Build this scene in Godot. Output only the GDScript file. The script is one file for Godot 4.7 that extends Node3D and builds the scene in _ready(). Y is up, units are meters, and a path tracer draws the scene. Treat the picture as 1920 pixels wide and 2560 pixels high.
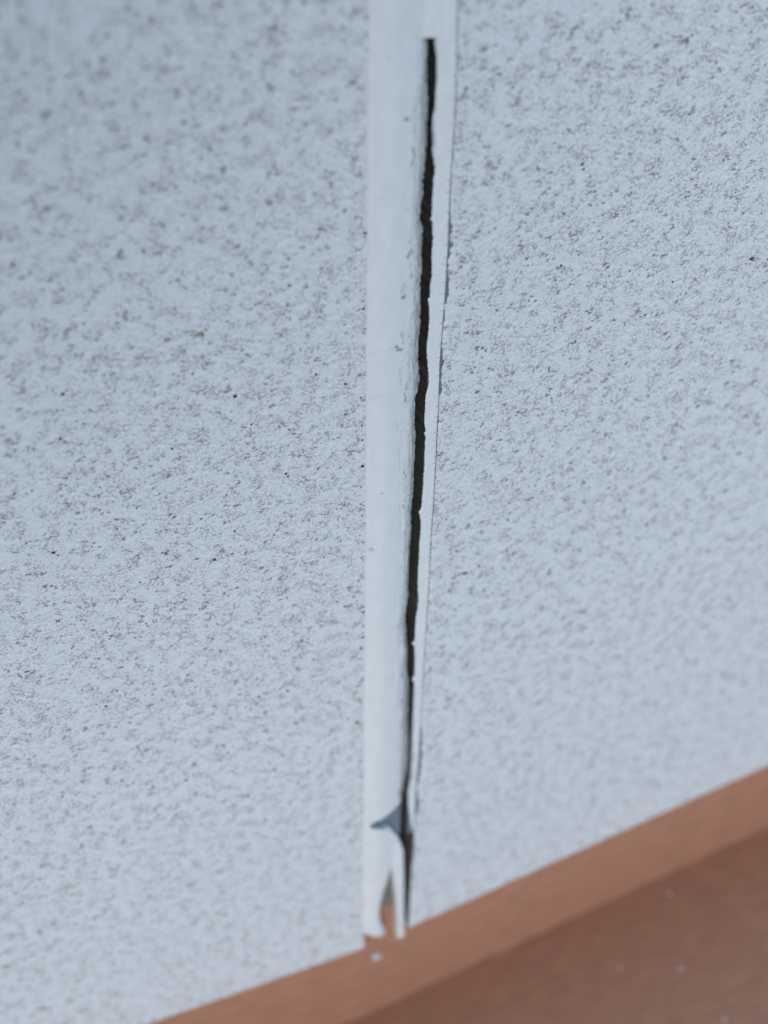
extends Node3D
# A split sealant joint between two rendered wall panels above a brown metal flashing. Millimetres in the tables, metres in the scene.
const MM := 0.001
const TILE := 0.24             # metres of wall that one render texture covers
const BEAD_TILE := 0.5         # height in metres of the sealant texture
const TILE_RIGHT := 0.255      # the same coat, finer, on the right panel
const YAW := -5.1              # degrees the left panel turns back from the right one
const EDGE := [187.3, -7.26, 171.3, -7.54, 135.6, -7.50, 71.5, -7.45, -9.9, -7.24, -116.3, -7.22, -174.9, -7.34, -293.2, -7.30]
const FOLD := [176.6, 8.21, 175.0, 8.27, 171.4, 8.54, 166.2, 8.74, 161.0, 8.54, 158.4, 8.10, 156.0, 7.11, 153.4, 6.66, 150.0, 6.91, 144.7, 7.63, 139.0, 7.83, 134.7, 7.28, 131.2, 7.68, 126.7, 7.69, 122.2, 7.70, 118.0, 8.13, 114.9, 7.94, 111.3, 7.48, 107.2, 8.20, 102.9, 8.34, 97.8, 8.81, 94.5, 8.62, 89.3, 8.80, 82.5, 8.41, 75.5, 8.01, 68.2, 7.93, 65.8, 8.00, 54.4, 8.19, 46.4, 8.60, 38.3, 8.85, 29.8, 9.45, 21.5, 9.20, 13.0, 8.77, 4.1, 8.86, -5.0, 8.78, -14.7, 9.41, -17.4, 8.78, -32.3, 9.20, -42.0, 8.36, -55.1, 8.53, -65.5, 7.65, -70.9, 7.60, -75.9, 8.49, -81.0, 10.57, -87.1, 11.14, -92.9, 9.13, -98.8, 9.08, -104.6, 10.84, -110.2, 9.98, -115.1, 9.91, -119.6, 10.43, -123.5, 11.36, -132.4, 10.57, -159.8, 11.51, -170.2, 11.35, -177.4, 11.32, -189.7, 10.08]
const CRACK := [172.5, 10.57, 171.9, 10.67, 171.6, 10.73, 171.4, 10.74, 168.7, 11.19, 166.1, 11.35, 163.4, 11.45, 158.0, 11.66, 155.2, 12.05, 152.3, 12.57, 149.5, 12.83, 146.2, 12.55, 143.9, 12.50, 139.2, 12.82, 136.7, 12.50, 133.8, 12.48, 131.8, 12.27, 129.4, 12.07, 127.6, 11.63, 126.5, 11.84, 123.4, 11.87, 122.9, 12.18, 122.0, 11.92, 118.5, 11.32, 115.4, 11.14, 114.6, 11.11, 114.1, 11.19, 113.8, 11.26, 112.4, 11.69, 110.9, 12.33, 107.0, 12.57, 103.2, 12.17, 98.7, 12.64, 93.7, 12.52, 90.4, 12.18, 86.7, 12.77, 85.3, 12.89, 84.6, 12.91, 81.4, 12.90, 77.9, 12.94, 74.2, 13.23, 70.5, 13.21, 67.7, 12.83, 63.2, 12.99, 60.8, 12.75, 59.4, 13.13, 56.8, 13.48, 51.6, 13.89, 47.9, 13.37, 45.5, 12.30, 41.5, 12.27, 33.4, 12.38, 30.8, 12.46, 29.5, 12.57, 28.9, 12.69, 28.2, 12.71, 26.9, 12.93, 20.5, 12.97, 16.2, 12.87, 9.7, 12.74, 3.0, 12.85, -6.0, 12.61, -7.9, 12.59, -8.6, 12.62, -9.3, 12.60, -11.6, 12.60, -15.4, 12.61, -22.6, 12.58, -23.3, 12.60, -30.6, 12.46, -38.0, 12.20, -48.3, 12.24, -56.5, 12.74, -61.2, 11.47, -66.3, 11.03, -72.4, 11.97, -78.2, 12.32, -81.7, 12.62, -82.9, 12.73, -84.1, 12.84, -87.2, 13.17, -93.3, 13.66, -99.1, 13.51, -104.9, 14.16, -106.8, 14.34, -109.4, 14.70, -112.0, 14.90, -121.4, 14.98, -130.9, 15.26, -131.0, 15.05, -140.7, 15.34, -154.4, 15.87, -168.4, 16.16, -178.6, 15.35, -188.9, 14.53, -194.7, 14.23, -198.3, 14.10]
const LIP := [174.2, 9.47, 173.4, 10.68, 172.9, 11.62, 172.7, 11.77, 170.1, 11.96, 167.4, 12.48, 164.7, 12.79, 159.3, 13.03, 156.6, 12.88, 153.9, 12.81, 151.2, 12.57, 148.0, 12.07, 145.7, 12.17, 141.1, 12.59, 138.5, 12.48, 135.4, 12.97, 133.2, 13.55, 130.8, 13.60, 129.0, 13.25, 127.9, 13.30, 124.9, 13.28, 124.4, 13.30, 123.6, 13.11, 119.8, 13.35, 116.7, 13.28, 116.0, 12.93, 115.5, 13.10, 115.0, 13.59, 113.8, 13.61, 112.5, 13.76, 108.5, 13.98, 104.7, 13.85, 100.4, 13.97, 95.3, 14.18, 92.0, 13.77, 88.5, 13.92, 87.2, 13.82, 86.7, 13.26, 83.4, 13.76, 79.7, 14.12, 76.1, 14.11, 72.6, 13.88, 69.8, 13.58, 65.3, 13.70, 62.7, 14.08, 61.3, 14.24, 58.8, 14.43, 53.6, 14.96, 49.9, 14.53, 47.4, 13.97, 43.4, 13.96, 35.3, 14.04, 32.6, 14.54, 31.4, 14.39, 31.0, 13.93, 30.1, 14.47, 28.8, 14.69, 22.5, 14.59, 18.2, 14.76, 11.7, 14.66, 5.0, 14.63, -3.9, 14.36, -5.7, 14.07, -6.1, 13.48, -6.9, 13.72, -9.4, 14.10, -13.4, 14.60, -20.5, 14.42, -21.1, 14.26, -28.5, 14.41, -35.9, 14.30, -46.2, 14.39, -54.4, 15.05, -59.6, 14.85, -64.7, 14.26, -70.2, 14.17, -75.8, 14.23, -79.1, 14.15, -79.6, 13.07, -81.3, 14.06, -84.3, 14.24, -90.4, 14.83, -96.3, 14.90, -101.6, 14.79, -102.8, 13.79, -105.9, 14.93, -108.4, 15.10, -117.6, 14.98, -127.0, 15.28, -127.1, 15.08, -136.6, 15.17, -150.0, 15.38, -163.9, 15.50, -174.4, 15.38, -184.4, 14.22, -190.6, 14.62, -194.5, 14.87, -204.5, 15.75, -211.2, 16.40, -217.3, 17.33, -221.0, 18.09]
const SEAM := [181.3, 18.01, 164.4, 18.74, 146.4, 19.02, 127.4, 18.81, 106.7, 19.12, 84.7, 19.04, 61.0, 18.52, 44.0, 18.88, 26.0, 18.97, 7.1, 19.06, -23.3, 18.89, -56.7, 19.01, -106.3, 18.86, -133.6, 18.78, -162.8, 18.69, -187.5, 18.17, -217.6, 18.56, -255.0, 18.29, -285.7, 18.15, -312.1, 18.04]
const TEAR := [-192.8, 12.03, -194.9, 11.77, -195.2, 5.30, -195.3, 1.75, -195.7, 9.78, -196.8, -1.34, -198.3, -3.98]
const STUBTOP := [-199.3, -4.42, -203.4, 0.97, -206.6, 4.16]
const STUBRIGHT := [-207.6, 4.43, -210.4, 6.74, -217.2, 9.62, -223.4, 11.61, -233.0, 13.57, -238.1, 13.85, -251.1, 14.39, -264.4, 14.89, -282.5, 15.33, -301.5, 15.94, -320.1, 16.45]
const LEGA := [-209.5, 6.06, -241.7, 6.66, -245.6, 6.35, -253.7, 5.83, -261.2, 4.38, -268.8, 2.91, -281.2, 1.67, -290.9, 2.29, -300.0, 4.25, -306.1, 5.84]
const LEGB := [-209.5, 6.06, -241.7, 6.66, -246.5, 7.46, -255.9, 8.64, -265.3, 9.50, -274.7, 10.29, -284.4, 11.04, -298.9, 11.81, -317.5, 12.39]
const STROKES := [1.87, 74.17, -2.69, 74.12, 0.14, 0.13, -2.69, 74.12, -7.49, 73.06, 0.14, 0.09, -1.64, 56.99, -4.10, 55.62, 0.14, 0.13, -4.10, 55.62, -7.24, 53.84, 0.14, 0.09, 3.27, 94.14, 4.76, 97.01, 0.20, 0.25, 4.09, 92.82, 5.45, 95.76, 0.20, 0.28, 3.71, 92.06, 4.65, 91.29, 0.50, 0.50, 4.52, 91.33, 5.02, 92.20, 0.40, 0.45, 3.38, 94.99, 4.23, 97.34, 0.15, 0.20, 3.50, 79.21, 3.83, 76.60, 0.18, 0.35, 4.32, 78.61, 4.71, 73.75, 0.22, 0.30, 1.87, 74.17, 2.70, 73.23, 0.50, 0.45, 2.71, 72.59, 4.22, 71.71, 0.55, 0.40, 2.17, 72.47, 2.99, 72.01, 0.35, 0.40, 5.30, 105.78, 6.65, 107.60, 0.50, 0.45, 6.84, 74.87, 7.24, 75.20, 0.35, 0.40, 6.08, 141.88, 6.78, 138.93, 0.30, 0.60, 6.78, 138.93, 6.33, 137.79, 0.35, 0.60, 6.33, 137.79, 5.64, 136.46, 0.30, 0.50, 3.29, 151.83, 3.89, 151.43, 0.70, 0.40, -2.09, 171.03, -1.98, 171.00, 0.40, 0.30, -5.32, -15.17, -5.17, -15.66, 1.00, 0.20, -2.01, 12.04, -1.85, 11.78, 0.50, 0.25, 3.58, 64.22, 4.16, 57.39, 0.20, 0.20, 5.96, 52.49, 6.62, 48.82, 0.40, 0.30, 5.74, 50.02, 6.92, 48.18, 0.40, 0.25, 6.61, 17.34, 8.22, 12.82, 0.30, 0.25, 6.74, 0.83, 7.72, -1.61, 0.35, 0.30, 7.71, -12.77, 8.74, -16.38, 0.30, 0.25, 9.28, -96.80, 10.05, -99.85, 0.50, 0.30, 9.40, -115.43, 10.53, -117.48, 0.50, 0.28, 3.10, 42.45, 3.47, 38.78, 0.25, 0.15, 4.11, 29.54, 5.11, 17.99, 0.20, 0.12, 5.18, 2.53, 6.20, -14.12, 0.20, 0.10, 6.48, 53.97, 6.69, 56.41, 0.40, 0.30, 8.21, 83.09, 8.86, 83.47, 0.40, 0.30, 7.20, 98.39, 7.49, 97.27, 0.40, 0.30]
const SPOTS := [182.6, 8.5, 1.50, 0.60, 155.7, 54.5, 1.50, 0.60, 154.3, 92.7, 1.30, 0.90, 128.9, 38.4, 1.10, 0.35]
# how far the render has broken back from the seam on the right panel: height, width
const CHIPS := [190.0, 0.1, 130.0, 0.12, 124.0, 0.3, 118.0, 0.2, 112.0, 1.4, 108.0, 1.6, 106.0, 0.5, 104.5, 2.0, 102.5, 1.5, 100.0, 1.2, 98.0, 0.8, 95.0, 0.6, 93.0, 1.4, 88.0, 1.5, 85.0, 1.4, 82.0, 0.4, 78.0, 0.9, 73.0, 0.4, 66.0, 0.5, 64.0, 1.2, 58.0, 1.6, 53.0, 1.2, 48.0, 1.5, 44.0, 0.5, 40.0, 0.35, 33.0, 0.7, 28.0, 0.35, 15.0, 0.3, 0.0, 0.35, -10.0, 0.7, -14.0, 0.3, -40.0, 0.4, -80.0, 0.4, -110.0, 0.32, -130.0, 0.3, -139.0, 0.5, -141.0, 1.2, -150.0, 1.6, -159.0, 2.6, -166.0, 2.2, -173.0, 2.2, -180.0, 1.6, -186.0, 1.2, -193.0, 2.0, -200.0, 2.4, -207.0, 1.6, -215.0, 0.8, -225.0, 0.5, -245.0, 1.0, -250.0, 0.5, -313.0, 0.4]

var rng := RandomNumberGenerator.new()
var wob := FastNoiseLite.new()
var height_data: PackedByteArray
var HN := 2048
var strip_side := false

func _ready() -> void:
	rng.seed = 7
	# ---- camera, sky, light, exposure
	var cam := Camera3D.new()
	cam.name = "camera"
	var at := CameraAttributesPhysical.new()
	at.frustum_focal_length = 34.69
	at.frustum_focus_distance = 0.475
	at.exposure_aperture = 4.7
	at.frustum_near = 0.02
	at.frustum_far = 60.0
	cam.attributes = at
	add_child(cam)
	cam.transform = Transform3D(Basis(Vector3(0.89686, 0.01368, 0.44210), Vector3(0.31595, 0.67967, -0.66198), Vector3(-0.30954, 0.73339, 0.60525)), Vector3(-0.15477, 0.36669, 0.30263))
	cam.fov = 2.0 * rad_to_deg(atan(12.0 / 34.69))
	var env := Environment.new()
	env.background_mode = Environment.BG_SKY
	var sky := Sky.new()
	var sm := ProceduralSkyMaterial.new()
	sm.sky_top_color = Color(0.55, 0.71, 0.86)
	sm.sky_horizon_color = Color(0.82, 0.89, 0.96)
	sm.sky_curve = 0.25
	sm.ground_horizon_color = Color(0.52, 0.55, 0.57)
	sm.ground_bottom_color = Color(0.34, 0.36, 0.37)
	sm.ground_curve = 0.1
	sky.sky_material = sm
	env.sky = sky
	env.tonemap_mode = Environment.TONE_MAPPER_LINEAR
	env.tonemap_exposure = 1.34
	env.sdfgi_enabled = true
	env.ssao_enabled = true
	env.ssil_enabled = true
	var we := WorldEnvironment.new()
	we.name = "environment"
	we.environment = env
	add_child(we)
	var sun := DirectionalLight3D.new()
	sun.name = "sun"
	sun.light_energy = 0.42
	sun.light_angular_distance = 25.0
	sun.light_color = Color(0.955, 0.975, 1.0)
	sun.shadow_enabled = true
	add_child(sun)
	sun.look_at_from_position(Vector3(-0.55, 0.65, 0.95), Vector3.ZERO)
	# ---- the place
	wob.seed = 11
	wob.noise_type = FastNoiseLite.TYPE_SIMPLEX_SMOOTH
	wob.frequency = 1.0
	wob.fractal_octaves = 3
	var render_mat := make_render_material()
	build_panel(render_mat, true)
	build_panel(render_mat, false)
	build_flashing()
	build_added_eave()
	build_joint()

# ------------------------------------------------------------------ helpers
func mark(o: Node, label: String, category: String, group := "", kind := "") -> void:
	if label: o.set_meta("label", label)
	if category: o.set_meta("category", category)
	if group: o.set_meta("group", group)
	if kind: o.set_meta("kind", kind)

func thing(called: String, label: String, category: String, where := Vector3.ZERO) -> Node3D:
	var o := Node3D.new()
	o.name = called
	add_child(o, true)
	o.position = where
	mark(o, label, category)
	return o

func put(called: String, m: Mesh, mat: Material, parent: Node) -> MeshInstance3D:
	var o := MeshInstance3D.new()
	o.name = called
	o.mesh = m
	o.material_override = mat
	parent.add_child(o, true)
	return o

func tab(t: Array, y: float) -> float:
	# value at height y of a table of (height, value) pairs with falling heights
	var n := t.size()
	if y >= t[0]: return t[1]
	for i in range(0, n - 2, 2):
		if y >= t[i + 2]:
			var span: float = t[i] - t[i + 2]
			if span < 0.0001: return t[i + 3]
			return lerpf(t[i + 3], t[i + 1], (y - t[i + 2]) / span)
	return t[n - 1]

func srgb(r: float, g: float, b: float) -> Color:
	return Color(r, g, b).linear_to_srgb()

func plain(c: Color, rough: float, spec := 0.5) -> StandardMaterial3D:
	var m := StandardMaterial3D.new()
	m.albedo_color = c
	m.roughness = rough
	m.metallic_specular = spec
	return m

func noise_bytes(seed_: int, freq: float, oct: int, n: int, type := FastNoiseLite.TYPE_SIMPLEX_SMOOTH) -> PackedByteArray:
	var f := FastNoiseLite.new()
	f.seed = seed_
	f.noise_type = type
	f.frequency = freq
	f.fractal_octaves = oct
	var im := f.get_seamless_image(n, n, false, false, 0.06, true)
	im.convert(Image.FORMAT_L8)
	return im.get_data()

# ------------------------------------------------------------------ painted render with bare, dirt-filled pits
func make_render_material() -> StandardMaterial3D:
	var n := HN
	var a := noise_bytes(3, 0.085, 3, n)
	var b := noise_bytes(5, 0.016, 3, n)
	var c := noise_bytes(8, 0.26, 2, n)
	var d := noise_bytes(13, 0.035, 2, n)
	var e := noise_bytes(21, 0.045, 2, n)
	var pit := stamp_pits(n, b)
	var col := PackedByteArray()
	col.resize(n * n * 3)
	height_data.resize(n * n)
	# linear base colours written as 8-bit sRGB
	var paint := srgb(0.70, 0.715, 0.725)
	var dirt := srgb(0.20, 0.195, 0.175)
	var tan := srgb(0.33, 0.265, 0.19)
	var pr := paint.r * 255.0
	var pg := paint.g * 255.0
	var pb := paint.b * 255.0
	for i in n * n:
		var fa := a[i]
		var fb := b[i]
		var fc := c[i]
		var fd := d[i]
		var s := (fa - 128.0) * 0.8 + (fb - 128.0) * 0.42 + (fc - 128.0) * 0.42
		var k := clampf((s - 14.0) / 42.0, 0.0, 1.0) * 0.45
		k = maxf(k, pit[i] * (0.72 + fc * 0.0022))
		var w := clampf((fd - 150.0) / 60.0, 0.0, 1.0)
		var sh := 1.0 + (e[i] - 128.0) * 0.00022
		var j := i * 3
		col[j] = int(clampf(lerpf(pr * sh, lerpf(dirt.r, tan.r, w) * 255.0, k), 0.0, 255.0))
		col[j + 1] = int(clampf(lerpf(pg * sh, lerpf(dirt.g, tan.g, w) * 255.0, k), 0.0, 255.0))
		col[j + 2] = int(clampf(lerpf(pb * sh, lerpf(dirt.b, tan.b, w) * 255.0, k), 0.0, 255.0))
		height_data[i] = int(clampf(140.0 + (e[i] - 128.0) * 0.35 - (fa - 128.0) * 0.25 + (fc - 128.0) * 0.12 - k * 75.0, 0.0, 255.0))
	var im := Image.create_from_data(n, n, false, Image.FORMAT_RGB8, col)
	var hi := Image.create_from_data(n, n, false, Image.FORMAT_L8, height_data)
	var m := StandardMaterial3D.new()
	m.resource_name = "painted_render"
	m.albedo_texture = ImageTexture.create_from_image(im)
	m.roughness = 0.72
	m.metallic_specular = 0.4
	m.heightmap_enabled = true
	m.heightmap_texture = ImageTexture.create_from_image(hi)
	m.heightmap_scale = 0.04
	m.texture_repeat = true
	return m

func stamp_pits(n: int, cluster: PackedByteArray) -> PackedFloat32Array:
	# bare pits of every size, crowded where the cluster noise is high; the tile wraps round
	var d := PackedFloat32Array()
	d.resize(n * n)
	for k in 21000:
		var cx := rng.randf() * n
		var cy := rng.randf() * n
		if rng.randf() > 0.15 + 1.1 * clampf((cluster[int(cy) * n + int(cx)] - 85.0) / 110.0, 0.0, 1.0): continue
		var size := lerpf(1.6, 6.2, pow(rng.randf(), 2.3))
		var amount := rng.randf_range(0.28, 0.9) + 0.03 * size
		for sub in 1 + rng.randi() % 4:
			var x := cx + rng.randfn(0.0, size * 1.05)
			var y := cy + rng.randfn(0.0, size * 0.75)
			var rx := size * rng.randf_range(0.55, 1.25)
			var ry := size * rng.randf_range(0.45, 0.9)
			var am := amount * rng.randf_range(0.6, 1.15)
			for py in range(int(y - ry) , int(y + ry) + 2):
				for px in range(int(x - rx), int(x + rx) + 2):
					var q := 1.0 - Vector2((px - x) / rx, (py - y) / ry).length()
					if q <= 0.0: continue
					var i := posmod(py, n) * n + posmod(px, n)
					d[i] = maxf(d[i], am * minf(1.0, q * 2.6))
	return d

func relief(x: float, y: float) -> float:
	# height of the render over its mean plane at wall coordinates in metres
	var u := int(fposmod(x / TILE, 1.0) * HN) % HN
	var v := int(fposmod(-y / TILE, 1.0) * HN) % HN
	return (height_data[v * HN + u] - 128.0) / 255.0 * 0.0008

func axis(lo: float, hi: float, fine_lo: float, fine_hi: float, step: float) -> PackedFloat32Array:
	var out := PackedFloat32Array()
	var x := lo
	while x < hi - 1e-6:
		out.append(x)
		var away := maxf(fine_lo - x, x - fine_hi)
		x += step if away < 0.0 else maxf(step, minf(0.012, away * 0.3 + step))
	out.append(hi)
	return out

func build_panel(mat: Material, is_left: bool) -> void:
	var root: Node3D
	if is_left:
		root = thing("wall_panel", "white painted rough render wall panel on the left of the split sealant joint", "wall", Vector3(-7.0 * MM, -0.313, 0))
		root.rotation_degrees.y = YAW
	else:
		root = thing("wall_panel", "white painted rough render wall panel on the right of the split sealant joint", "wall", Vector3(18.5 * MM, -0.313, 0))
	var ys := axis(0.0, 0.85, 0.0, 0.53, 0.0009)
	var xs := axis(-0.55, 0.0008, -0.20, 0.0008, 0.0009) if is_left else axis(0.0, 0.6, 0.0, 0.25, 0.0009)
	var nx := xs.size()
	var ny := ys.size()
	var ox := -7.0 * MM if is_left else 18.5 * MM
	var V := PackedVector3Array()
	var U := PackedVector2Array()
	var I := PackedInt32Array()
	V.resize(nx * ny)
	U.resize(nx * ny)
	for r in ny:
		var y := ys[r]
		var wy := y - 0.313
		var shift := 0.0
		if not is_left:
			var mm := wy / MM
			shift = (tab(SEAM, mm) + maxf(0.5, tab(CHIPS, mm)) * (0.85 + 0.5 * wob.get_noise_2d(mm * 0.45, 3.0)) + (0.05 + 0.6 * maxf(0.0, tab(CHIPS, mm) - 0.4)) * wob.get_noise_2d(mm * 1.3, 9.0)) * MM - ox
		var low := 0.0
		for q in nx:
			var x := xs[q]
			if not is_left:
				x += shift * maxf(0.0, 1.0 - x / 0.03)
			low = 0.0
			if r == 0:
				low = 0.0006 * wob.get_noise_2d(x * 180.0, 40.0 + ox * 900.0) + 0.0003 * wob.get_noise_2d(x * 700.0, 60.0)
			var z := relief(x + ox, wy) if is_left else relief(((x + ox) / TILE_RIGHT + 0.4) * TILE, (wy / TILE_RIGHT - 0.2) * TILE)
			if not is_left:
				z -= 0.0005 * exp(-xs[q] / 0.0006)
			if r == 0: z -= 0.0006
			V[r * nx + q] = Vector3(x, y + low, z)
			U[r * nx + q] = Vector2((x + ox) / TILE, -wy / TILE) if is_left else Vector2((x + ox) / TILE_RIGHT + 0.4, -wy / TILE_RIGHT + 0.2)
	for r in ny - 1:
		for q in nx - 1:
			var k := r * nx + q
			I.append_array([k, k + nx, k + 1, k + 1, k + nx, k + nx + 1])
	# sides: bottom, top and both ends run back to the core
	var back := -0.07
	var add_side := func(line: PackedInt32Array) -> void:
		var first := V.size()
		for k in line:
			V.append(V[k])
			U.append(U[k])
			V.append(Vector3(V[k].x, V[k].y, back))
			U.append(U[k] + Vector2(0.0, 0.07 / TILE))
		for n in line.size() - 1:
			var p := first + n * 2
			I.append_array([p, p + 2, p + 1, p + 2, p + 3, p + 1])
	var bottom := PackedInt32Array()
	var top := PackedInt32Array()
	var lo := PackedInt32Array()
	var hi := PackedInt32Array()
	for q in nx:
		bottom.append(q)
		top.append((ny - 1) * nx + nx - 1 - q)
	for r in ny:
		lo.append((ny - 1 - r) * nx)
		hi.append(r * nx + nx - 1)
	for l in [bottom, top, lo] if is_left else [bottom, top, hi]: add_side.call(l)
	var bb := V.size()
	for p in [Vector3(xs[0], 0, back), Vector3(xs[nx - 1], 0, back), Vector3(xs[nx - 1], ys[ny - 1], back), Vector3(xs[0], ys[ny - 1], back)]:
		V.append(p)
		U.append(Vector2(p.x, p.y) / TILE)
	I.append_array([bb, bb + 1, bb + 2, bb, bb + 2, bb + 3])
	put("render_coat", surface(V, U, I), mat, root)
	# bare mortar flank of the panel inside the joint
	var flank := hi if is_left else lo
	var way := -1.0 if is_left else 1.0
	var FV := PackedVector3Array()
	var FI := PackedInt32Array()
	for n in flank.size():
		var p := V[flank[n]]
		for z in [0.0, -0.002, -0.009, back]:
			FV.append(Vector3(p.x + way * (0.0 if z == 0.0 else 0.0006 + 0.0009 * wob.get_noise_2d(p.y * 260.0, z * 900.0)), p.y, minf(p.z, z) if z == 0.0 else z))
	for n in flank.size() - 1:
		for c in 3:
			var k := n * 4 + c
			FI.append_array([k, k + 4, k + 1, k + 4, k + 5, k + 1])
	put("panel_edge", surface(FV, PackedVector2Array(), FI), plain(srgb(0.13, 0.122, 0.108), 0.9, 0.2), root)
	build_grit(root, is_left, ox)

func surface(V: PackedVector3Array, U: PackedVector2Array, I: PackedInt32Array) -> ArrayMesh:
	var N := PackedVector3Array()
	N.resize(V.size())
	for t in range(0, I.size(), 3):
		var a := I[t]
		var b := I[t + 1]
		var c := I[t + 2]
		var n := (V[c] - V[a]).cross(V[b] - V[a])
		N[a] += n
		N[b] += n
		N[c] += n
	for k in N.size():
		N[k] = N[k].normalized() if N[k].length_squared() > 0.0 else Vector3(0, 0, 1)
	var arr := []
	arr.resize(Mesh.ARRAY_MAX)
	arr[Mesh.ARRAY_VERTEX] = V
	arr[Mesh.ARRAY_NORMAL] = N
	if U.size() == V.size(): arr[Mesh.ARRAY_TEX_UV] = U
	arr[Mesh.ARRAY_INDEX] = I
	var m := ArrayMesh.new()
	m.add_surface_from_arrays(Mesh.PRIMITIVE_TRIANGLES, arr)
	return m

# little lumps: a squashed, dented ball
func lump(V: PackedVector3Array, I: PackedInt32Array, at: Vector3, size: Vector3, turn: float, seed_: float, rings := 5, sides := 8) -> void:
	var first := V.size()
	for r in rings + 1:
		var ph := PI * r / rings
		for s in sides:
			var th := TAU * s / sides
			var d := Vector3(sin(ph) * cos(th), sin(ph) * sin(th), cos(ph))
			var k := 1.0 + 0.45 * wob.get_noise_3d(d.x * 0.9 + seed_ * 7.3, d.y * 0.9, d.z * 0.9)
			var p := Vector3(d.x * size.x, d.y * size.y, d.z * size.z) * k
			V.append(at + p.rotated(Vector3(0, 0, 1), turn))
	for r in rings:
		for s in sides:
			var p := first + r * sides + s
			var q := first + r * sides + (s + 1) % sides
			I.append_array([p, q, p + sides, q, q + sides, p + sides])

func build_grit(root: Node3D, is_left: bool, ox: float) -> void:
	var mat := plain(srgb(0.035, 0.033, 0.032), 0.6)
	var V := PackedVector3Array()
	var I := PackedInt32Array()
	var count := 190 if is_left else 80
	for k in count:
		var x := -rng.randf() * 0.2 if is_left else rng.randf() * 0.24
		var y := rng.randf() * 0.53
		if is_left and k < 46:      # crumbs caught against the bead
			x = -rng.randf() * rng.randf() * 0.0035 - 0.0006
			y = 0.13 + rng.randf() * 0.32
		var s := lerpf(0.00025, 0.0006, pow(rng.randf(), 2.0))
		lump(V, I, Vector3(x, y, relief(x + ox, y - 0.313) + s * 0.1), Vector3(s * rng.randf_range(0.7, 1.5), s, s * 0.7), rng.randf() * TAU, k)
	var g := put("dark_grit", surface(V, PackedVector2Array(), I), mat, root)
	g.set_meta("kind", "stuff")

# ------------------------------------------------------------------ brown metal flashing
func build_flashing() -> void:
	var root := thing("sill_flashing", "brown painted metal flashing with upright strip under the white wall panels", "flashing", Vector3(0, -0.4, -0.004))
	var m := StandardMaterial3D.new()
	m.resource_name = "brown_paint"
	var n := FastNoiseLite.new()
	n.seed = 4
	n.frequency = 0.02
	n.fractal_octaves = 4
	n.noise_type = FastNoiseLite.TYPE_SIMPLEX_SMOOTH
	var im := n.get_seamless_image(512, 512, false, false, 0.1, true)
	im.convert(Image.FORMAT_L8)
	var g := im.get_data()
	var cols := PackedByteArray()
	cols.resize(512 * 512 * 3)
	var c := srgb(0.42, 0.205, 0.128)
	for i in 512 * 512:
		var v := 1.0 + (g[i] - 128.0) * 0.0008
		cols[i * 3] = int(c.r * v * 255.0)
		cols[i * 3 + 1] = int(c.g * v * 255.0)
		cols[i * 3 + 2] = int(c.b * v * 255.0)
	m.albedo_texture = ImageTexture.create_from_image(Image.create_from_data(512, 512, false, Image.FORMAT_RGB8, cols))
	m.uv1_triplanar = true
	m.uv1_scale = Vector3(4.0, 28.0, 28.0)
	m.roughness = 0.5
	m.metallic_specular = 0.45
	# right and left uprights
	put("upstand", slab(Vector3(-0.006, 0, 0), Vector3(0.62, 0, 0), Vector3(0, 0.087, 0), 0.0012), m, root)
	var dir := Vector3(cos(deg_to_rad(YAW)), 0, -sin(deg_to_rad(YAW)))
	put("upstand", slab(Vector3(-0.006, 0, 0) - dir * 0.56, dir * 0.56, Vector3(0, 0.087, 0), 0.0012), m, root)
	put("joint_tab", slab(Vector3(-0.0072, 0.0865, -0.0003), Vector3(0.0215, 0, 0), Vector3(0, 0.036, 0), 0.001), m, root)
	# the tray in front of the uprights
	var tilt := deg_to_rad(20.0)
	var out := Vector3(0, sin(tilt), cos(tilt)) * 0.26
	put("tray", slab(Vector3(-0.56, -0.0004 - 0.055 * tan(tilt), -0.055), Vector3(1.18, 0, 0), out, -0.0012), m, root)
	var spot := plain(srgb(0.58, 0.48, 0.45), 0.6)
	for i in range(0, SPOTS.size(), 4):
		var V := PackedVector3Array()
		var I := PackedInt32Array()
		var r: float = SPOTS[i + 2] * MM
		lump(V, I, Vector3.ZERO, Vector3(r, r * 0.9, r * 0.35), i, i * 1.3, 6, 12)
		var o := put("paint_spot", surface(V, PackedVector2Array(), I), spot, root)
		var z: float = SPOTS[i + 1] * MM + 0.004
		o.position = Vector3(SPOTS[i] * MM, z * tan(tilt), z)
		o.rotation.x = -PI / 2 - tilt

# added eave, out of view, put in only to shade the top left
func build_added_eave() -> void:
	var root := thing("added_eave", "added unseen pale boarded eave that darkens the upper left wall panel", "eave", Vector3(-0.34, 0.68, 0))
	var m := plain(srgb(0.50, 0.50, 0.48), 0.7, 0.3)
	for k in 7:
		put("added_soffit", slab(Vector3(-1.5, 0, 0.004 + k * 0.1), Vector3(1.5, 0, 0), Vector3(0, 0, 0.096), -0.018), m, root)
	put("added_fascia", slab(Vector3(-1.5, -0.03, 0.706), Vector3(1.5, 0, 0), Vector3(0, 0.16, 0), -0.022), m, root)
	put("added_deck", slab(Vector3(-1.5, 0.0185, -0.05), Vector3(1.5, 0, 0), Vector3(0, 0, 0.755), -0.025), m, root)

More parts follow.
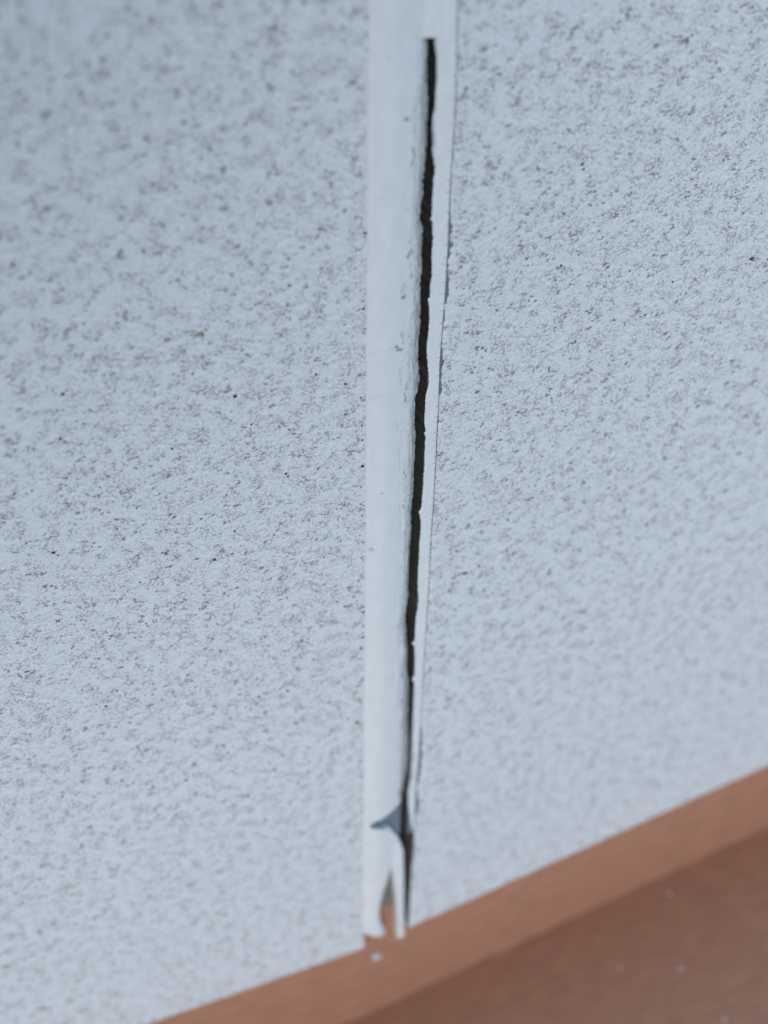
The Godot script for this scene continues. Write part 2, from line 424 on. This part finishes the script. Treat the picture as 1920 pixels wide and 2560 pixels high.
func slab(o: Vector3, a: Vector3, b: Vector3, thick: float) -> ArrayMesh:
	var n := a.cross(b).normalized() * -thick
	var V := PackedVector3Array()
	var I := PackedInt32Array()
	var c := [o, o + a, o + a + b, o + b]
	var quad := func(p, q, r, s):
		var k := V.size()
		V.append_array([p, q, r, s])
		I.append_array([k, k + 2, k + 1, k, k + 3, k + 2])
	quad.call(c[0], c[1], c[2], c[3])
	quad.call(c[3] + n, c[2] + n, c[1] + n, c[0] + n)
	for i in 4:
		var j := (i + 1) % 4
		quad.call(c[j], c[i], c[i] + n, c[j] + n)
	return surface(V, PackedVector2Array(), I)

# ------------------------------------------------------------------ the sealant
func skin(x: float, y: float) -> float:
	# face of the sealant over the wall plane, millimetres
	var u := (x + 7.3) / 26.0
	var z := 0.3 + 2.3 * sin(PI * 0.5 * clampf(u / 0.32, 0.0, 1.0))
	z -= 3.0 * pow(clampf((u - 0.08) / 0.57, 0.0, 1.3), 2.0)     # the bead falls away towards the crack
	if strip_side: z = lerpf(z, 0.42, smoothstep(0.5, 0.68, u))  # the flat strip beyond it
	z += 0.10 * wob.get_noise_2d(x * 0.10 + 5.0, y * 0.025) + 0.05 * wob.get_noise_2d(x * 0.6, y * 0.09 + 20.0)
	z += 0.10 * wob.get_noise_2d(x * 0.35 + 40.0, y * 0.12) * smoothstep(5.0, 8.5, x)
	# crumpled skin along the break
	var near := smoothstep(1.5, 7.5, x) * (1.0 - smoothstep(13.0, 14.0, x))
	z += near * (0.4 * wob.get_noise_2d(x * 0.55 + y * 0.03, y * 0.045 + 90.0) + 0.22 * wob.get_noise_2d(x * 1.1 - y * 0.06, y * 0.1 + 140.0))
	return z

# a length of sealant between two edge lines; each row gives [left, right, left round, left drop, right round, right drop]
func sweep(rows: Array, row_at: Callable, back: float, inset := 0.05) -> ArrayMesh:
	var V := PackedVector3Array()
	var U := PackedVector2Array()
	var I := PackedInt32Array()
	var K := 44
	for y in rows:
		var e: Array = row_at.call(y)
		var L: float = e[0]
		var R: float = maxf(e[1], L + 0.02)
		var W := R - L
		var sag: float = e[6] if e.size() > 6 else 0.0
		var rl := minf(e[2], W * 0.5)
		var rr := minf(e[4], W * 0.9)
		V.append(Vector3(L + minf(inset, W * 0.6), y, back) * MM)
		for k in K:
			var t := k / float(K - 1)
			t = t - 0.13 * sin(TAU * t)      # crowd the samples towards both edges
			var x := L + W * t
			var z := skin(x, y)
			var dl := x - L
			var dr := R - x
			if rl > 0.0 and dl < rl: z -= e[3] * (1.0 - sqrt(maxf(0.0, 1.0 - pow(1.0 - dl / rl, 2.0))))
			if rr > 0.0 and dr < rr:
				var t2 := 1.0 - dr / rr
				z -= e[5] * pow(t2, 1.25)
			V.append(Vector3(x, y - sag * foot(x), z) * MM)
		var cut: float = minf(e[7], W * 0.8) if e.size() > 7 else minf(0.6, W * 0.3)
		V.append(Vector3(R - cut, y - sag * foot(R), back) * MM)
	var C := K + 2
	for p in V: U.append(Vector2((p.x / MM + 8.0) / 28.0, 0.5 - p.y / BEAD_TILE))
	var n: int = rows.size()
	for r in n - 1:
		for k in C:
			var k2 := (k + 1) % C
			var a := r * C + k
			var b := r * C + k2
			I.append_array([a, b, a + C, b, b + C, a + C])
	for r in [0, n - 1]:
		for k in range(1, C - 1):
			if r == 0: I.append_array([0, k + 1, k])
			else: I.append_array([r * C, r * C + k, r * C + k + 1])
	return surface(V, U, I)

func foot(x: float) -> float:
	# how much lower the cut foot of the bead hangs towards the right, millimetres
	var t := maxf(0.0, x + 7.2)
	return 1.35 * t - 0.03 * t * t

func rows_between(hi: float, lo: float, step: float) -> Array:
	var out := []
	var y := hi
	while y > lo:
		out.append(y)
		y -= step
	out.append(lo)
	return out

func bead_row(y: float) -> Array:
	var L := tab(EDGE, y) + 0.16 * wob.get_noise_2d(y * 0.05, 70.0) + 0.07 * wob.get_noise_2d(y * 0.6, 75.0)
	if y > -190.4:
		var f := tab(FOLD, y)
		var c := tab(CRACK, y)
		c += 0.45 * wob.get_noise_2d(y * 0.5, 1.0) + 0.28 * wob.get_noise_2d(y * 1.9, 4.0)
		var d := 1.9
		c = minf(c, tab(LIP, y) - (-0.4 + 0.3 * wob.get_noise_2d(y * 0.12, 33.0)))
		if y > 171.0:
			var k := smoothstep(171.0, 174.5, y)
			d = lerpf(d, 1.9, k)
			c = lerpf(c, 12.6, k)
			f = lerpf(f, 7.6, k)
		return [L, c, 0.6, 1.6, maxf(0.9, c - f + 1.0), d]
	if y > -199.0:      # torn edge over the notch
		return [L, tab(TEAR, y - 2.4) + 0.2 * wob.get_noise_2d(y * 1.4, 2.0), 0.6, 1.6, 0.5, 1.2]
	if y > -206.8:      # top of the piece still stuck below the tear
		return [L, tab(STUBTOP, y), 0.6, 1.6, 0.35, 0.6, 0.0, 5.0]
	var open := smoothstep(-240.0, -262.0, y)
	var sag := smoothstep(-262.0, -294.0, y)
	return [L, tab(LEGA, y - 12.0 * sag), 0.6, 1.6, 1.8 * open, 1.6 * open, sag, 4.0]

func build_joint() -> void:
	var root := thing("joint_sealant", "white joint sealant bead split open by a long vertical crack between two walls", "sealant", Vector3(0, -0.313, 0))
	root.position = Vector3.ZERO
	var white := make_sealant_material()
	var rows := rows_between(300.0, 176.0, 3.0)
	rows.append_array(rows_between(175.6, -192.0, 0.5))
	rows.append_array(rows_between(-192.2, -210.0, 0.15))
	rows.append_array(rows_between(-210.5, -294.0, 1.0))
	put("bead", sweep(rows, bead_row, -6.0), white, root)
	strip_side = true
	var leg := func(y: float) -> Array:
		var open := smoothstep(-240.0, -258.0, y)
		return [tab(LEGB, y), tab(STUBRIGHT, y) + 0.12 * wob.get_noise_2d(y * 0.5, 5.0), 1.2 * open, 1.6 * open, 0.7, 1.2, 0.0, 3.0]
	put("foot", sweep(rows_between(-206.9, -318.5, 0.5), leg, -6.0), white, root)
	var lip := func(y: float) -> Array:
		var l := tab(LIP, y) + 0.22 * wob.get_noise_2d(y * 0.8, 8.0) + 0.2 * wob.get_noise_2d(y * 2.3, 18.0)
		var d := 0.55
		if y > 172.5:
			var k := smoothstep(172.4, 174.0, y)      # above the crack the coat is whole
			l = lerpf(l, 5.9, k)
			d = lerpf(d, 0.0, k)
		return [l, tab(SEAM, y) + 0.08 * wob.get_noise_2d(y * 0.9, 6.0), 0.5, d, 0.4, 0.9]
	var lrows := rows_between(300.0, 176.0, 3.0)
	lrows.append_array(rows_between(175.6, -220.5, 0.4))
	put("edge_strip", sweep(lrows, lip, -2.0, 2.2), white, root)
	# old grey sealant under the white coat
	var grey := plain(srgb(0.17, 0.205, 0.25), 0.75, 0.3)
	var old := thing("old_sealant", "old grey sealant layer showing where the white coat has torn away", "sealant", Vector3.ZERO)
	put("torn_patch", rough_sheet(-6.1, 12.6, -228.0, -186.0, -2.6), grey, old)
	put("stained_layer", rough_sheet(-6.1, 12.6, -286.0, -228.2, -3.4, 2.0), plain(srgb(0.2, 0.18, 0.155), 0.85, 0.3), old)
	put("seam_layer", rough_sheet(15.8, 24.0, -222.0, 300.0, -0.75), grey, old)
	# dark backing foam deep in the joint
	var foam := plain(srgb(0.16, 0.155, 0.14), 0.95, 0.2)
	var bk := thing("backing_foam", "dark dirty backing foam deep inside the open crack", "foam", Vector3.ZERO)
	put("foam_strip", rough_sheet(-6.0, 18.6, -312.0, 300.0, -17.0, 7.0), foam, bk)
	# a brown seed stuck to the right panel
	var SV := PackedVector3Array()
	var SI := PackedInt32Array()
	lump(SV, SI, Vector3.ZERO, Vector3(0.0009, 0.0005, 0.0004), 0.25, 6.0, 6, 10)
	var seed_ := put("brown_seed", surface(SV, PackedVector2Array(), SI), plain(srgb(0.16, 0.085, 0.04), 0.6), self)
	seed_.position = Vector3(0.034, -0.0487, 0.0003)
	mark(seed_, "tiny brown seed stuck on the right wall panel beside the joint", "seed")
	# blob of sealant on the upright
	var V := PackedVector3Array()
	var I := PackedInt32Array()
	lump(V, I, Vector3.ZERO, Vector3(0.0027, 0.0038, 0.0009), 0.5, 2.0, 10, 16)
	var blob := put("sealant_blob", surface(V, PackedVector2Array(), I), plain(srgb(0.58, 0.54, 0.53), 0.5), self)
	blob.position = Vector3(0.0026, -0.336, -0.0035)
	mark(blob, "small white sealant blob stuck on the brown flashing below the joint", "blob")

func rough_sheet(x0: float, x1: float, y0: float, y1: float, z: float, rough := 1.0) -> ArrayMesh:
	var V := PackedVector3Array()
	var U := PackedVector2Array()
	var I := PackedInt32Array()
	var nx := int((x1 - x0) / 0.7) + 2
	var ny := int((y1 - y0) / 0.9) + 2
	for r in ny:
		for q in nx:
			var x := lerpf(x0, x1, q / float(nx - 1))
			var y := lerpf(y0, y1, r / float(ny - 1))
			V.append(Vector3(x, y, z + rough * (0.35 * wob.get_noise_2d(x * 0.5, y * 0.5) + 0.3 * wob.get_noise_2d(x * 0.1, y * 0.1))) * MM)
			U.append(Vector2(x, -y) * MM / TILE)
	var f := V.size()
	for r in ny:
		for q in nx:
			var p := V[r * nx + q]
			V.append(Vector3(p.x, p.y, p.z - 0.002))
			U.append(U[r * nx + q])
	for r in ny - 1:
		for q in nx - 1:
			var k := r * nx + q
			I.append_array([k, k + nx, k + 1, k + 1, k + nx, k + nx + 1])
			k += f
			I.append_array([k, k + 1, k + nx, k + 1, k + nx + 1, k + nx])
	for r in ny - 1:
		for q in [0, nx - 1]:
			var k: int = r * nx + q
			I.append_array([k, k + f, k + nx, k + nx, k + f, k + nx + f])
	for q in nx - 1:
		for r in [0, ny - 1]:
			var k: int = r * nx + q
			I.append_array([k, k + 1, k + f, k + 1, k + f + 1, k + f])
	return surface(V, U, I)

func make_sealant_material() -> StandardMaterial3D:
	# white coat with scuffs, grime dots, hairline marks and shade painted towards the crack
	var w := 256
	var h := 2048
	var dark := PackedFloat32Array()
	dark.resize(w * h)
	var sx := w / 28.0
	var sy := h / (BEAD_TILE / MM)
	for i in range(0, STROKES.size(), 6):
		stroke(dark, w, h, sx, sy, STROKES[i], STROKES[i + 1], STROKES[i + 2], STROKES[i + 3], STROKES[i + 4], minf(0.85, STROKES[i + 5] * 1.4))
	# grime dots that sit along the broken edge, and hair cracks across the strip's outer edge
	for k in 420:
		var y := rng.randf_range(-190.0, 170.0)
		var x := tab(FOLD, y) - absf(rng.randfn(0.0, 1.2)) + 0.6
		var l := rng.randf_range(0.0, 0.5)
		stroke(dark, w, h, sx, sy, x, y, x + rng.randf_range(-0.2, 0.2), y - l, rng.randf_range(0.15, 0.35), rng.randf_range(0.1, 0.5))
	for k in 1500:      # raw torn face: soil and fibres, plus the grey shade of the fold painted in
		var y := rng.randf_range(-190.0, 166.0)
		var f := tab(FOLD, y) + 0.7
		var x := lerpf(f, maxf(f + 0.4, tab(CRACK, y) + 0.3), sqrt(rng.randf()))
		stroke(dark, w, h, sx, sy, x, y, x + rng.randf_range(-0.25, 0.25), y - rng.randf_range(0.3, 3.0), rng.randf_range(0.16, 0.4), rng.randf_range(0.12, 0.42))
	for k in 260:
		var y := rng.randf_range(-240.0, 240.0)
		var x := rng.randf_range(-6.0, 17.0)
		stroke(dark, w, h, sx, sy, x, y, x + 0.05, y, rng.randf_range(0.15, 0.3), rng.randf_range(0.05, 0.3))
	var y2 := 185.0
	while y2 > -130.0:
		var x := tab(SEAM, y2)
		stroke(dark, w, h, sx, sy, x, y2, x - rng.randf_range(0.6, 1.6), y2 + rng.randf_range(-0.3, 0.5), 0.14, rng.randf_range(0.3, 0.6))
		y2 -= rng.randf_range(2.2, 5.0)
	var a := noise_bytes(31, 0.02, 3, 512)
	var col := PackedByteArray()
	col.resize(w * h * 3)
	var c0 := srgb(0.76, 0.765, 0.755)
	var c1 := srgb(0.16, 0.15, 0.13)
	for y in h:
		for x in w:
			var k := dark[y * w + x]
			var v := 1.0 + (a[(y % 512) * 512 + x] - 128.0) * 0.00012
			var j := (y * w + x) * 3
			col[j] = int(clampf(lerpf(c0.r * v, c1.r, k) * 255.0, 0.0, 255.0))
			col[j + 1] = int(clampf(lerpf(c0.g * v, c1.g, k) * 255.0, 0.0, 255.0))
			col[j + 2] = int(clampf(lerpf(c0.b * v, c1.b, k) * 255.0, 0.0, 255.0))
	var m := StandardMaterial3D.new()
	m.resource_name = "white_sealant"
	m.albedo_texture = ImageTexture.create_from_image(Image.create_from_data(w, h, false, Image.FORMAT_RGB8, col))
	m.roughness = 0.5
	m.metallic_specular = 0.45
	return m

func stroke(d: PackedFloat32Array, w: int, h: int, sx: float, sy: float, x0: float, y0: float, x1: float, y1: float, wide: float, amount: float) -> void:
	var a := Vector2(x0, y0)
	var b := Vector2(x1, y1)
	var r := maxf(wide, 0.16)
	for py in range(int((250.0 - maxf(y0, y1) - r) * sy) - 1, int((250.0 - minf(y0, y1) + r) * sy) + 2):
		if py < 0 or py >= h: continue
		for px in range(int((minf(x0, x1) - r + 8.0) * sx) - 1, int((maxf(x0, x1) + r + 8.0) * sx) + 2):
			if px < 0 or px >= w: continue
			var p := Vector2((px + 0.5) / sx - 8.0, 250.0 - (py + 0.5) / sy)
			var q := Geometry2D.get_closest_point_to_segment(p, a, b) if a != b else a
			var k := amount * clampf(1.3 - p.distance_to(q) / r, 0.0, 1.0)
			var i := py * w + px
			d[i] = maxf(d[i], k)
